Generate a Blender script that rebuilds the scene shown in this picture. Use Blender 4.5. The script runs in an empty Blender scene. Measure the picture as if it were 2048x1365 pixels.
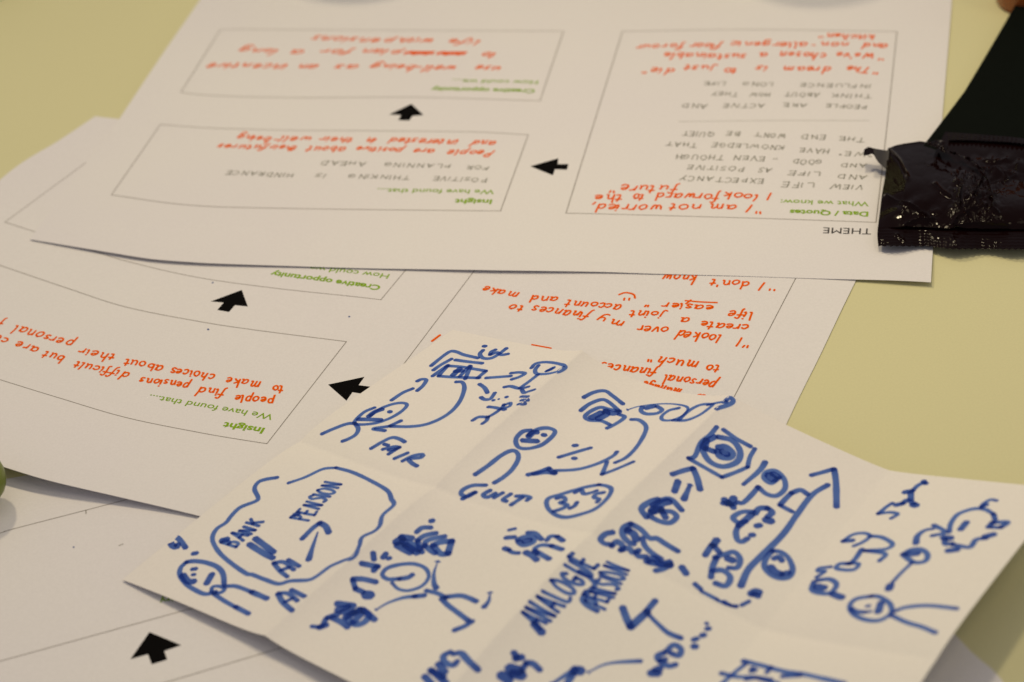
import bpy, math, random
from mathutils import Vector, Matrix, noise
from mathutils.bvhtree import BVHTree

# ------------------------------------------------------------------ units: 1 unit = 10 cm, helper numbers are millimetres
K = 0.01
sc = bpy.context.scene
COL = sc.collection
random.seed(7)

# ------------------------------------------------------------------ camera (about 0.6 m from the papers, 45 mm lens)
PITCH, ROLL, FPX, CH = 0.654540607, -0.125173837, 3892.352, 357.5336148
fw = Vector((0, math.cos(PITCH), -math.sin(PITCH)))
rt0 = Vector((1, 0, 0)); up0 = rt0.cross(fw)
rt = rt0 * math.cos(ROLL) + up0 * math.sin(ROLL)
up = -rt0 * math.sin(ROLL) + up0 * math.cos(ROLL)
EYE = Vector((0, 0, CH))
cam_d = bpy.data.cameras.new('camera'); cam = bpy.data.objects.new('camera', cam_d); COL.objects.link(cam)
m = Matrix((rt, up, -fw)).transposed().to_4x4(); m.translation = EYE * K
cam.matrix_world = m
cam_d.sensor_width = 23.5; cam_d.lens = FPX / 2048 * 23.5
cam_d.clip_start = 0.05; cam_d.clip_end = 200
cam_d.dof.use_dof = True; cam_d.dof.focus_distance = 575 * K; cam_d.dof.aperture_fstop = 0.72
sc.camera = cam

# ------------------------------------------------------------------ light: dim cool room, warm ceiling lamp at the far left, added low lamp, weak high lamps
sc.view_settings.view_transform = 'Standard'; sc.view_settings.look = 'None'
sc.view_settings.exposure = 0.07; sc.view_settings.gamma = 1.0
w = bpy.data.worlds.new('World'); sc.world = w; w.use_nodes = True
bg = w.node_tree.nodes['Background']; bg.inputs[0].default_value = (0.95, 0.92, 0.98, 1); bg.inputs[1].default_value = 0.27

def lamp(name, loc, aim, size, power, col, kind='AREA'):
    d = bpy.data.lights.new(name, 'AREA'); d.shape = 'RECTANGLE'; d.size = size[0] * K; d.size_y = size[1] * K
    d.energy = power; d.color = col
    o = bpy.data.objects.new(name, d); COL.objects.link(o)
    o.location = Vector(loc) * K
    o.rotation_euler = (Vector(aim) - Vector(loc)).to_track_quat('-Z', 'Y').to_euler()
    return o
lamp('warm_lamp', (-300, 1090, 1080), (20, 470, 0), (70, 70), 400, (1.0, 0.83, 0.53))
lamp('warm_lamp', (80, 530, 440), (70, 490, 0), (32, 38), 56, (1.0, 0.83, 0.53))  # added low over the sheets to make a bright centre, no ceiling fixture
lamp('warm_lamp', (520, 250, 1300), (20, 450, 0), (200, 200), 90, (1.0, 0.82, 0.52))  # weak extra lamp, kept for its reflections
lamp('warm_lamp', (-120, 260, 1300), (0, 430, 0), (500, 300), 60, (1.0, 0.84, 0.58))

sc.cycles.use_denoising = True
sc.cycles.transparent_max_bounces = 24
sc.cycles.max_bounces = 6
sc.render.film_transparent = False

# ------------------------------------------------------------------ materials
def mat(name):
    x = bpy.data.materials.new(name); x.use_nodes = True
    return x, x.node_tree, x.node_tree.nodes['Principled BSDF']
def setp(b, col=None, rough=None, spec=None, **k):
    if col: b.inputs['Base Color'].default_value = (*col, 1)
    if rough is not None: b.inputs['Roughness'].default_value = rough
    if spec is not None: b.inputs['Specular IOR Level'].default_value = spec
def paper_mat(name, col, tint, scale=.9, bump=.03):
    x, nt, b = mat(name); setp(b, col, .75, .25)
    N, L = nt.nodes, nt.links
    tc = N.new('ShaderNodeTexCoord')
    n1 = N.new('ShaderNodeTexNoise'); n1.inputs['Scale'].default_value = scale; n1.inputs['Detail'].default_value = 3
    L.new(tc.outputs['Object'], n1.inputs['Vector'])
    r = N.new('ShaderNodeValToRGB'); r.color_ramp.elements[0].position = .35; r.color_ramp.elements[1].position = .65
    r.color_ramp.elements[0].color = (*col, 1); r.color_ramp.elements[1].color = (*tint, 1)
    L.new(n1.outputs['Fac'], r.inputs['Fac'])
    n2 = N.new('ShaderNodeTexNoise'); n2.inputs['Scale'].default_value = 150; n2.inputs['Detail'].default_value = 6
    L.new(tc.outputs['Object'], n2.inputs['Vector'])
    mx = N.new('ShaderNodeMix'); mx.data_type = 'RGBA'; mx.blend_type = 'MULTIPLY'; mx.inputs['Factor'].default_value = .12
    L.new(r.outputs['Color'], mx.inputs[6]); L.new(n2.outputs['Fac'], mx.inputs[7])
    L.new(mx.outputs[2], b.inputs['Base Color'])
    bp = N.new('ShaderNodeBump'); bp.inputs['Strength'].default_value = bump; bp.inputs['Distance'].default_value = .002
    L.new(n2.outputs['Fac'], bp.inputs['Height']); L.new(bp.outputs['Normal'], b.inputs['Normal'])
    return x
M_PAPER = paper_mat('white_printer_paper', (.83, .805, .83), (.85, .83, .83))
M_DOODLE = paper_mat('cream_drawing_paper', (.875, .835, .815), (.885, .855, .80), scale=.7, bump=.06)
M_TABLE = paper_mat('pale_yellow_tabletop', (.715, .685, .405), (.74, .71, .42), scale=.5, bump=.1)
def plain(name, col, rough=.6, spec=.3):
    x, nt, b = mat(name); setp(b, col, rough, spec)
    n = nt.nodes.new('ShaderNodeTexNoise'); n.inputs['Scale'].default_value = 25; n.inputs['Detail'].default_value = 4
    tc = nt.nodes.new('ShaderNodeTexCoord'); nt.links.new(tc.outputs['Object'], n.inputs['Vector'])
    r = nt.nodes.new('ShaderNodeValToRGB')
    r.color_ramp.elements[0].color = (*[c * .82 for c in col], 1); r.color_ramp.elements[1].color = (*[min(1, c * 1.15) for c in col], 1)
    nt.links.new(n.outputs['Fac'], r.inputs['Fac']); nt.links.new(r.outputs['Color'], b.inputs['Base Color'])
    return x
M_TONER = plain('black_toner', (.005, .0045, .0045), .85, .02)
M_GREEN = plain('green_print', (.24, .42, .002), .7, .2)
M_BLACK = plain('black_print_text', (.04, .035, .035), .7, .2)
def film(name, light, dark, opacity=0.0, solid=(1, 1, 1)):
    """ink that soaks the paper: tints what is under it; attribute dens = how much ink lies there"""
    x = bpy.data.materials.new(name); x.use_nodes = True; nt = x.node_tree; N, L = nt.nodes, nt.links
    N.clear()
    out = N.new('ShaderNodeOutputMaterial'); tr = N.new('ShaderNodeBsdfTransparent'); df = N.new('ShaderNodeBsdfDiffuse')
    df.inputs['Color'].default_value = (*solid, 1)
    at = N.new('ShaderNodeAttribute'); at.attribute_name = 'dens'
    tc = N.new('ShaderNodeTexCoord'); no = N.new('ShaderNodeTexNoise'); no.inputs['Scale'].default_value = 9; no.inputs['Detail'].default_value = 3
    L.new(tc.outputs['Object'], no.inputs['Vector'])
    ma = N.new('ShaderNodeMath'); ma.operation = 'MULTIPLY_ADD'; ma.inputs[1].default_value = .7; ma.inputs[2].default_value = -.32
    L.new(no.outputs['Fac'], ma.inputs[0])
    ad = N.new('ShaderNodeMath'); ad.operation = 'ADD'; ad.use_clamp = True
    L.new(ma.outputs[0], ad.inputs[0]); L.new(at.outputs['Fac'], ad.inputs[1])
    mx = N.new('ShaderNodeMix'); mx.data_type = 'RGBA'; mx.inputs[6].default_value = (*light, 1); mx.inputs[7].default_value = (*dark, 1)
    L.new(ad.outputs[0], mx.inputs['Factor']); L.new(mx.outputs[2], tr.inputs['Color'])
    ms = N.new('ShaderNodeMixShader'); ms.inputs[0].default_value = opacity
    L.new(tr.outputs[0], ms.inputs[1]); L.new(df.outputs[0], ms.inputs[2]); L.new(ms.outputs[0], out.inputs['Surface'])
    return x
M_BLUE = film('blue_marker_ink', (.43, .58, .92), (.24, .34, .72), .25, (.06, .13, .42))
M_ORANGE = film('orange_pen_ink', (1.0, .46, .10), (1.0, .38, .06), .68, (1.0, .15, .004))
M_PENCIL = film('grey_pencil', (.78, .78, .74), (.62, .62, .58), .12, (.10, .10, .10))
M_LINE = film('thin_printed_line', (.66, .64, .60), (.60, .58, .55), .15, (.05, .05, .05))
M_DOT = film('blue_ink_dot', (.3, .4, .7), (.2, .3, .6), .3, (.02, .04, .2))

# ------------------------------------------------------------------ picture point -> ray, and surfaces to trace onto
def ray(px, py):
    return (fw + rt * ((px - 1024) / FPX) - up * ((py - 682.5) / FPX)).normalized()
def at(px, py, z=0.0):
    """point (mm) that the photograph shows at pixel (px,py) when it lies z above the table"""
    d = ray(px, py); return EYE + d * ((z - CH) / d.z)
def on(px, py, zf):
    z = 1.0
    for _ in range(8):
        p = at(px, py, z); z = zf(p.x, p.y)
    return Vector((p.x, p.y, z))

def new_mesh(name, verts, faces, material, parent=None, smooth=False, dens=None):
    me = bpy.data.meshes.new(name)
    org = parent['_o'] if parent is not None and '_o' in parent else (0, 0, 0)
    me.from_pydata([((v[0] - org[0]) * K, (v[1] - org[1]) * K, (v[2] - org[2]) * K) for v in verts], [], faces)
    me.materials.append(material)
    if smooth: me.polygons.foreach_set('use_smooth', [True] * len(me.polygons))
    if dens is not None:
        a = me.attributes.new('dens', 'FLOAT', 'POINT'); a.data.foreach_set('value', dens)
    me.update()
    o = bpy.data.objects.new(name, me); COL.objects.link(o)
    if parent is not None: o.parent = parent
    return o
ROOTS = []
def thing(name, label, cat, loc):
    o = bpy.data.objects.new(name, None); COL.objects.link(o)
    o.empty_display_size = .2
    o.location = Vector(loc) * K; o['label'] = label; o['category'] = cat; o['_o'] = tuple(loc)
    ROOTS.append(o)
    return o

def catmull(pts, step):
    """smooth curve through 2-D or 3-D points, about `step` apart"""
    P = [Vector(p) for p in pts]
    if len(P) == 1: return [P[0]]
    out = []
    for i in range(len(P) - 1):
        a, b = P[i], P[i + 1]
        p0 = P[i - 1] if i else a * 2 - b
        p3 = P[i + 2] if i + 2 < len(P) else b * 2 - a
        n = max(1, int((b - a).length / step))
        for k in range(n):
            t = k / n
            out.append(.5 * ((2 * a) + (b - p0) * t + (2 * p0 - 5 * a + 4 * b - p3) * t * t + (3 * a - p0 - 3 * b + p3) * t ** 3))
    out.append(P[-1]); return out
def resample(pts, n):
    L = [0]
    for a, b in zip(pts, pts[1:]): L.append(L[-1] + (b - a).length)
    out = []; j = 0
    for i in range(n):
        s = L[-1] * i / (n - 1)
        while j < len(L) - 2 and L[j + 1] < s: j += 1
        f = (s - L[j]) / max(1e-9, L[j + 1] - L[j]); out.append(pts[j].lerp(pts[j + 1], min(1, max(0, f))))
    return out

class Surf:
    def __init__(self, verts, faces):
        self.t = BVHTree.FromPolygons([tuple(v) for v in verts], faces)
    def hit(self, px, py):
        h = self.t.ray_cast(EYE, ray(px, py), 5000); return h[0]
    def drop(self, x, y):
        h = self.t.ray_cast(Vector((x, y, 300)), Vector((0, 0, -1)), 600); return h[0]

def coons(near, right, far, left, zf, nu=70, nv=48):
    """near: left->right, far: left->right, left: near->far, right: near->far (picture points)"""
    def C(pl, n): return resample(catmull([on(x, y, zf) for x, y in pl], 4), n)
    B, T, Lc, R = C(near, nu), C(far, nu), C(left, nv), C(right, nv)
    V = []
    for j in range(nv):
        v = j / (nv - 1)
        for i in range(nu):
            u = i / (nu - 1)
            p = B[i] * (1 - v) + T[i] * v + Lc[j] * (1 - u) + R[j] * u - (B[0] * (1 - u) * (1 - v) + B[-1] * u * (1 - v) + T[0] * (1 - u) * v + T[-1] * u * v)
            V.append(Vector((p.x, p.y, zf(p.x, p.y))))
    F = [(j * nu + i, j * nu + i + 1, (j + 1) * nu + i + 1, (j + 1) * nu + i) for j in range(nv - 1) for i in range(nu - 1)]
    return V, F
def solid(o, t):
    md = o.modifiers.new('thickness', 'SOLIDIFY'); md.thickness = t * K; md.offset = -1
    es = o.modifiers.new('crisp_rim', 'EDGE_SPLIT'); es.split_angle = math.radians(55)

# ------------------------------------------------------------------ ink
LAYER = [0]
def ribbon(acc, P, width, surf, lift=.07, ends=.55, taper=0.0, base=.15):
    """P: 3-D points (mm) on surf; appends a ribbon with round ends draped on surf"""
    V, F, D = acc
    if not P: return
    if len(P) == 1: P = [P[0], P[0] + Vector((.05, 0, 0))]
    Q = [P[0]]
    for p in P[1:]:
        if (p - Q[-1]).length > .12: Q.append(p)
    if len(Q) == 1: Q.append(Q[0] + Vector((.13, 0, 0)))
    n = len(Q); off = lift + (LAYER[0] % 9) * .006; LAYER[0] += 1
    L = [0]
    for a, b in zip(Q, Q[1:]): L.append(L[-1] + (b - a).length)
    tan = []
    for i in range(n):
        t = Q[min(n - 1, i + 1)] - Q[max(0, i - 1)]; t.z = 0
        tan.append(t.normalized() if t.length > 1e-6 else Vector((1, 0, 0)))
    h = width / 2
    rings = []
    def ring(c, t, hw, d):
        s = Vector((-t.y, t.x, 0)); rings.append((c + s * hw, c, c - s * hw, d))
    for k in (0, .45, .8): ring(Q[0] - tan[0] * h * (1 - k) * .9, tan[0], h * math.sqrt(max(.02, 1 - (1 - k) ** 2)), base + ends)
    for i in range(n):
        s = L[i]; e = min(s, L[-1] - s)
        d = base + ends * math.exp(-(e / (width * .9)) ** 2)
        wv = h * (1 + .10 * noise.noise(Vector((Q[i].x * .35, Q[i].y * .35, LAYER[0] * 3.1))))
        if taper > 0 and L[-1] > 0: wv *= 1 - taper * (s / L[-1])
        if taper < 0 and L[-1] > 0: wv *= 1 + taper * (1 - s / L[-1])
        ring(Q[i], tan[i], wv, d)
    for k in (.8, .45, 0): ring(Q[-1] + tan[-1] * h * (1 - k) * .9 * (1 - max(0, taper)), tan[-1], h * (1 - max(0, taper)) * math.sqrt(max(.02, 1 - (1 - k) ** 2)), base + ends)
    b0 = len(V); prev = None; idx = 0
    for a, c, b, d in rings:
        pts = [surf.drop(p.x, p.y) for p in (a, c, b)]
        if any(p is None for p in pts): prev = None; continue
        for p in pts: V.append((p.x, p.y, p.z + off)); D.append(d)
        cur = len(V) - 3
        if prev is not None:
            F.append((prev, prev + 1, cur + 1, cur)); F.append((prev + 1, prev + 2, cur + 2, cur + 1))
        prev = cur
def trace(surf, pts, step=2.2):
    out = []
    for p in catmull([(x, y) for x, y in pts], step):
        h = surf.hit(p.x, p.y)
        if h is not None: out.append(h)
    return out
def parse(s): return [tuple(float(c) for c in q.split(',')) for q in s.split()]
def pen(name, parent, surf, material, width, strokes, frame=(0, 0, 1), label=None, **k):
    """strokes: list of 'x,y x,y ...' (first token may be a width factor like 'w1.5'), frame: origin and scale of the enlargement they were read from"""
    acc = ([], [], [])
    for s in strokes:
        wf = 1.0; tp = 0.0
        while s[0] in 'wt':
            h, s = s.split(' ', 1)
            if h[0] == 'w': wf = float(h[1:]); wf = 1 + (wf - 1) * .7 if wf > 1 and surf is globals().get('SD') else wf
            else: tp = float(h[1:])
        P = [(frame[0] + x * frame[2], frame[1] + y * frame[2]) for x, y in parse(s)]
        ribbon(acc, trace(surf, P), width * wf, surf, taper=tp, **k)
    o = new_mesh(name, acc[0], acc[1], material, parent, dens=acc[2])
    if label: o['label'] = label
    return o
def polyfill(name, parent, surf, material, pts, lift=.06):
    """flat printed shape draped on the paper"""
    P = [surf.hit(x, y) for x, y in pts]
    c = sum(P, Vector()) / len(P)
    V = [(p.x, p.y, surf.drop(p.x, p.y).z + lift) for p in P]
    from mathutils.geometry import tessellate_polygon
    F = [tuple(t) for t in tessellate_polygon([[Vector(v) for v in V]])]
    F = [f if (Vector(V[f[1]]) - Vector(V[f[0]])).cross(Vector(V[f[2]]) - Vector(V[f[0]])).z > 0 else (f[0], f[2], f[1]) for f in F]
    return new_mesh(name, V, F, material, parent)
def printed(name, parent, surf, material, text, A, B, cap, bold=0.0, lift=.06, shear=0.0):
    """typeset words from picture point A to B along their baseline, cap height in mm"""
    cu = bpy.data.curves.new('t', 'FONT'); cu.body = text; cu.size = 1; cu.offset = bold; cu.resolution_u = 3; cu.shear = shear
    ob = bpy.data.objects.new('t', cu); COL.objects.link(ob)
    dg = bpy.context.evaluated_depsgraph_get(); me = bpy.data.meshes.new_from_object(ob.evaluated_get(dg))
    xs = [v.co.x for v in me.vertices]; x0, x1 = min(xs), max(xs)
    a, b = surf.hit(*A), surf.hit(*B); a.z = b.z = 0
    e = (b - a); ln = e.length; e.normalize(); u = Vector((-e.y, e.x, 0))
    V = []
    for v in me.vertices:
        p = a + e * ((v.co.x - x0) / (x1 - x0) * ln) + u * (v.co.y / .70 * cap)
        q = surf.drop(p.x, p.y); V.append((p.x, p.y, (q.z if q else 1) + lift))
    F = [tuple(p.vertices) for p in me.polygons]
    bpy.data.objects.remove(ob); bpy.data.curves.remove(cu); bpy.data.meshes.remove(me)
    return new_mesh(name, V, F, material, parent)

# a one-line pen alphabet: advance, strokes; x-height 1, capitals 1.7
G = {
'a': (1.0, ['.75,.85 .4,1 .08,.6 .15,.1 .45,.05 .72,.45 .78,.95', '.78,.95 .74,.3 .8,.02 .95,.1']),
'b': (.95, ['.1,1.8 .08,.9 .1,.05', '.1,.6 .4,1 .75,.75 .7,.2 .4,0 .1,.15']),
'c': (.8, ['.7,.85 .4,1 .08,.6 .15,.12 .45,0 .72,.15']),
'd': (1.0, ['.72,.75 .4,.95 .08,.6 .15,.1 .45,.05 .72,.35', '.8,1.8 .76,.9 .78,.02']),
'e': (.85, ['.1,.5 .45,.55 .7,.75 .45,1 .1,.65 .15,.15 .45,0 .75,.15']),
'f': (.7, ['.75,1.65 .5,1.8 .32,1.4 .28,.5 .25,-.4 .05,-.6', '.02,.9 .65,.95']),
'g': (.95, ['.7,.85 .4,1 .08,.6 .15,.15 .45,.1 .7,.5 .75,.95', '.75,.95 .75,-.2 .6,-.65 .25,-.65 .1,-.45']),
'h': (.95, ['.1,1.8 .1,.9 .1,.02', '.1,.6 .4,1 .68,.8 .7,.05 .85,.02']),
'i': (.42, ['.18,.95 .18,.3 .25,.02 .38,.1', '.2,1.35 .22,1.38']),
'j': (.5, ['.3,.95 .28,-.3 .1,-.65 -.15,-.5', '.32,1.35 .34,1.38']),
'k': (.85, ['.1,1.8 .1,.9 .1,.02', '.68,.95 .15,.5 .45,.35 .75,.02']),
'l': (.45, ['.15,1.8 .13,.8 .18,.05 .38,.08']),
'm': (1.4, ['.08,.95 .1,.02', '.1,.6 .35,1 .58,.8 .6,.05', '.6,.6 .88,1 1.1,.8 1.12,.05 1.28,.05']),
'n': (.95, ['.08,.95 .1,.02', '.1,.6 .4,1 .66,.8 .68,.08 .84,.05']),
'o': (.92, ['.45,1 .1,.7 .1,.2 .4,0 .75,.2 .78,.7 .45,1 .35,.97']),
'p': (.95, ['.1,.95 .08,0 .05,-.75', '.1,.6 .4,1 .75,.75 .7,.2 .4,0 .1,.2']),
'r': (.7, ['.1,.95 .12,.02', '.12,.55 .35,.92 .62,.9']),
's': (.75, ['.62,.88 .35,1 .15,.78 .4,.55 .6,.3 .4,0 .08,.1']),
't': (.65, ['.3,1.5 .27,.6 .32,.08 .6,.08', '.02,.98 .58,1.02']),
'u': (.95, ['.08,.95 .1,.25 .35,.02 .65,.3 .7,.95', '.7,.95 .7,.2 .85,.02']),
'v': (.8, ['.05,.95 .35,.02 .7,1']),
'w': (1.2, ['.05,.95 .15,.15 .38,.02 .55,.8', '.55,.8 .62,.1 .85,.05 1.05,1']),
'y': (.85, ['.08,.95 .15,.35 .4,.2 .65,.4', '.72,.95 .65,-.2 .4,-.65 .1,-.55']),
'I': (.45, ['.2,1.7 .18,.8 .15,0']), 'T': (1.1, ['.5,1.65 .48,.8 .45,0', '0,1.65 1.0,1.7']),
'W': (1.5, ['.05,1.65 .3,.05 .65,1.2 .95,.05 1.35,1.7']), 'P': (1.0, ['.12,1.65 .1,.8 .08,0', '.1,1.6 .6,1.6 .75,1.2 .5,.8 .12,.8']),
'A': (1.1, ['0,0 .3,.9 .5,1.65', '.5,1.65 .7,.9 .95,0', '.2,.6 .8,.62']), 'B': (1.05, ['.1,1.65 .08,0', '.1,1.6 .65,1.5 .55,.95 .12,.88', '.12,.88 .75,.75 .7,.1 .08,0']),
'C': (1.0, ['.85,1.45 .5,1.65 .1,1.1 .12,.35 .5,0 .85,.2']), 'D': (1.1, ['.1,1.65 .08,0', '.05,1.62 .7,1.4 .85,.7 .6,.1 .05,0']),
'E': (.95, ['.75,1.6 .1,1.6', '.1,1.6 .08,.8 .1,0', '.1,0 .8,.03', '.1,.85 .65,.88']), 'F': (.9, ['.75,1.6 .1,1.6', '.1,1.6 .08,.8 .08,0', '.1,.85 .6,.88']),
'G': (1.1, ['.85,1.45 .5,1.65 .1,1.1 .12,.35 .5,0 .85,.3 .85,.75', '.5,.75 .95,.78']), 'H': (1.1, ['.1,1.65 .08,0', '.85,1.65 .85,0', '.1,.85 .85,.88']),
'K': (1.0, ['.1,1.65 .08,0', '.8,1.6 .12,.8', '.3,.95 .85,0']), 'L': (.9, ['.1,1.65 .08,0 .4,-.02 .75,.03']),
'M': (1.35, ['.05,0 .2,1.6', '.2,1.6 .6,.4 1.0,1.65', '1.0,1.65 1.15,0']), 'N': (1.15, ['.08,0 .12,1.6', '.12,1.6 .85,.05', '.85,.05 .9,1.65']),
'O': (1.15, ['.5,1.65 .1,1.2 .1,.4 .5,0 .95,.4 .95,1.2 .5,1.65 .4,1.62']), 'Q': (1.15, ['.5,1.65 .1,1.2 .1,.4 .5,0 .95,.4 .95,1.2 .5,1.65', '.6,.4 1.05,-.15']),
'R': (1.05, ['.1,1.65 .08,0', '.1,1.6 .7,1.5 .6,.9 .12,.85', '.3,.85 .85,0']), 'S': (.95, ['.8,1.45 .45,1.65 .15,1.25 .5,.85 .75,.45 .45,0 .08,.15']),
'U': (1.1, ['.1,1.65 .1,.5 .4,0 .8,.3 .88,1.65']), 'V': (1.05, ['.05,1.65 .45,0', '.45,0 .9,1.7']), 'X': (1.0, ['.05,1.65 .85,0', '.8,1.65 .05,0']),
'Y': (1.0, ['.05,1.65 .45,.85', '.85,1.65 .45,.85 .1,0']), '-': (.7, ['.05,.6 .55,.62']), ',': (.35, ['.2,.1 .1,-.35']),
'"': (.6, ['.1,1.7 .15,1.3', '.4,1.7 .42,1.3']), "'": (.35, ['.15,1.7 .12,1.35']), '?': (.9, ['.1,1.3 .4,1.7 .75,1.35 .4,.8 .4,.5', '.4,.1 .42,.12']),
'&': (.5, []), '#': (1.2, ['.0,.1 .3,1.2 .5,.2 .8,1.3 1.0,.1 1.2,1.1', '.1,.5 .6,.9 1.2,.4', '0,.9 .5,.3 1.2,.8', '.1,.2 1.1,.3'])}
def word(acc, surf, text, A, B, xh, width, slant=.15, jit=.12, squeeze=.80, **k):
    a, b = surf.hit(*A), surf.hit(*B)
    if a is None or b is None:
        a = a or at(*A, 1.2); b = b or at(*B, 1.2)
    a = Vector((a.x, a.y, 0)); b = Vector((b.x, b.y, 0))
    e = (b - a); ln = e.length; e.normalize(); u = Vector((-e.y, e.x, 0))
    sq = squeeze; slant0 = slant; xh = xh * random.uniform(.92, 1.1); tot = sum(G[c][0] for c in text) - .15
    s = ln / tot; x = 0
    for c in text:
        adv, st = G[c]; slant = slant0 + random.uniform(-.1, .1); jy = random.uniform(-jit, jit); jx = random.uniform(-.07, .07); js = random.uniform(.84, 1.12)
        for q in st:
            pts = []
            for gx, gy in parse(q):
                gx += random.uniform(-.035, .035); gy = gy * js + jy + random.uniform(-.035, .035)
                p = a + e * ((x + (gx - .4) * sq + .4 + jx) * s + slant * gy * xh) + u * (gy * xh)
                pts.append(p)
            R = []
            for p in catmull(pts, max(.18, xh * .12)):
                h = surf.drop(p.x, p.y)
                if h is not None: R.append(h)
            ribbon(acc, R, width, surf, **k)
        x += adv
def script(name, parent, surf, material, words, xh, width, label=None, **k):
    """words: (text, x_start, y_start, x_end, y_end) in picture points, reader's left to right; one part per word"""
    for t, x0, y0, x1, y1 in words:
        acc = ([], [], [])
        word(acc, surf, t, (x0, y0), (x1, y1), xh, width, **k)
        if acc[1]: new_mesh({'-': 'hyphen', '"': 'quotation_mark'}.get(t, name), acc[0], acc[1], material, parent, dens=acc[2])
def ruled(name, parent, surf, sides, width=.3, material=None):
    acc = ([], [], [])
    for s in sides:
        ribbon(acc, trace(surf, parse(s), 6), width, surf, lift=.05, ends=.0, base=.5)
    return new_mesh(name, acc[0], acc[1], material or M_LINE, parent, dens=acc[2])

exec_parts = []
# ================================================================== table
def bump2(x, y, cx, cy, sx, sy, a, ang=0):
    dx, dy = x - cx, y - cy; c, s = math.cos(ang), math.sin(ang)
    u = (dx * c + dy * s) / sx; v = (-dx * s + dy * c) / sy
    return a * math.exp(-.5 * (u * u + v * v))
tv = [(x, y, z) for z in (0, -22) for x, y in ((-900, -200), (900, -200), (900, 1500), (-900, 1500))]
tab = new_mesh('table_top', tv, [(0, 1, 2, 3), (7, 6, 5, 4), (0, 4, 5, 1), (1, 5, 6, 2), (2, 6, 7, 3), (3, 7, 4, 0)], M_TABLE)
bv = tab.modifiers.new('edge', 'BEVEL'); bv.width = .03; bv.segments = 3
tab['kind'] = 'structure'; tab['label'] = 'pale yellow table top under the papers'
fl = new_mesh('floor', [(-6000, -6000, -740), (6000, -6000, -740), (6000, 6000, -740), (-6000, 6000, -740)], [(0, 1, 2, 3)], plain('grey_brown_carpet', (.10, .085, .07), .95, .05))
fl['kind'] = 'structure'

# ================================================================== lowest printed sheet (bottom left)
zS3 = lambda x, y: .15 + bump2(x, y, -120, 370, 60, 40, .1)
V3, F3 = coons([(-560, 1900), (300, 1800), (1300, 1600), (2150, 1600)], [(2150, 1600), (2008, 1365), (1955, 1316), (1903, 1262), (1560, 900)],
               [(-520, 1100), (0, 960), (500, 920), (1560, 900)], [(-560, 1900), (-545, 1500), (-520, 1100)], zS3, 60, 40)
p = at(300, 1250)
sh3 = thing('printed_sheet', 'white printed worksheet at the lower left, mostly hidden, its black arrow below the blue drawings', 'paper', (p.x, p.y, 0))
o = new_mesh('paper', V3, F3, M_PAPER, sh3, True); solid(o, .1)
S3 = Surf(V3, F3)
ruled('box_outline', sh3, S3, ['-150,1363 0,1323 200,1268 385,1217 560,1169', '-150,1110 0,1067 25,1059 249,1001 400,961', '172,1022 172,1028'], .28)
ruled('box_outline', sh3, S3, ['230,1395 330,1366 560,1297 700,1255'], .28)
polyfill('arrow', sh3, S3, M_TONER, [(299, 1264.7), (362.5, 1291), (328.4, 1302.6), (334.5, 1319.7), (303.5, 1329.4), (296, 1309), (261, 1319)])
printed('green_heading', sh3, S3, M_GREEN, 'Creative opportunity', (548, 1133), (318, 1197), 2.7, .012)
pen('ink_dot', sh3, S3, M_DOT, .5, ['147,1095 148,1095'])
pen('pencil_smudge', sh3, S3, M_PENCIL, .35, ['238,1092 246,1089'])

# ================================================================== middle printed sheet
c1 = at(40, 945); c2 = at(150, 600)
zS2 = lambda x, y: .34 + bump2(x, y, c1.x - 12, c1.y, 38, 30, 5.0, -.5) + (.03 * math.sin(x * .06 + y * .03))
V2, F2 = coons([(-437, 845), (-200, 880), (0, 932), (100, 962), (250, 997), (390, 1030), (700, 1102), (1050, 1185), (1385, 1262)],
               [(1385, 1262), (1572, 850), (1640, 711), (1710, 565), (1835, 318)],
               [(190, 233), (215, 236), (245, 239), (700, 262), (1300, 290), (1835, 318)],
               [(-437, 845), (-190, 560), (0, 360), (120, 280), (190, 233)], zS2, 90, 60)
p = at(700, 720)
sh2 = thing('printed_sheet', 'white printed worksheet lying under the top sheet, its writing about pensions being difficult', 'paper', (p.x, p.y, 0))
o = new_mesh('paper', V2, F2, M_PAPER, sh2, True); solid(o, .1)
S2 = Surf(V2, F2)
ruled('box_outline', sh2, S2, ['534,888 488,881 400,866 253,836 120,797 0,760 -120,722', '534,888 693,684', '693,684 512,661 400,644 253,615 137,578 0,531.6 -120,492'], .27)
ruled('box_outline', sh2, S2, ['762,600 700,593 550,577 393,555 253,523 171,497 66,463 10,445', '10,445 173,325 230,283', '762,600 812,540 850,494'], .27)
ruled('box_outline', sh2, S2, ['700,872 803,735 950,540 1000,474', '1590,560 1468,795 1380,965', '1590,560 1640,466'], .27)
polyfill('arrow', sh2, S2, M_TONER, [(483.6, 580.5), (495.6, 613.6), (470, 610.9), (458, 624.5), (434.7, 620.4), (447.7, 605.7), (422, 603.4)])
polyfill('arrow', sh2, S2, M_TONER, [(656.3, 769.8), (728.9, 754.3), (717.2, 771), (741.8, 774.2), (728.9, 788.8), (704.9, 785), (692.9, 802)])
printed('green_heading', sh2, S2, M_GREEN, 'Insight', (530.5, 857), (450, 845), 2.55, .03)
printed('green_subheading', sh2, S2, M_GREEN, 'We have found that....', (549, 830), (301, 789.6), 2.55, .006)
printed('green_heading', sh2, S2, M_GREEN, 'Creative opportunity', (763, 572), (545, 543), 2.55, .03)
printed('green_subheading', sh2, S2, M_GREEN, 'How could we....', (780, 549), (600, 529), 2.55, .006)
OW = .66
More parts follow.
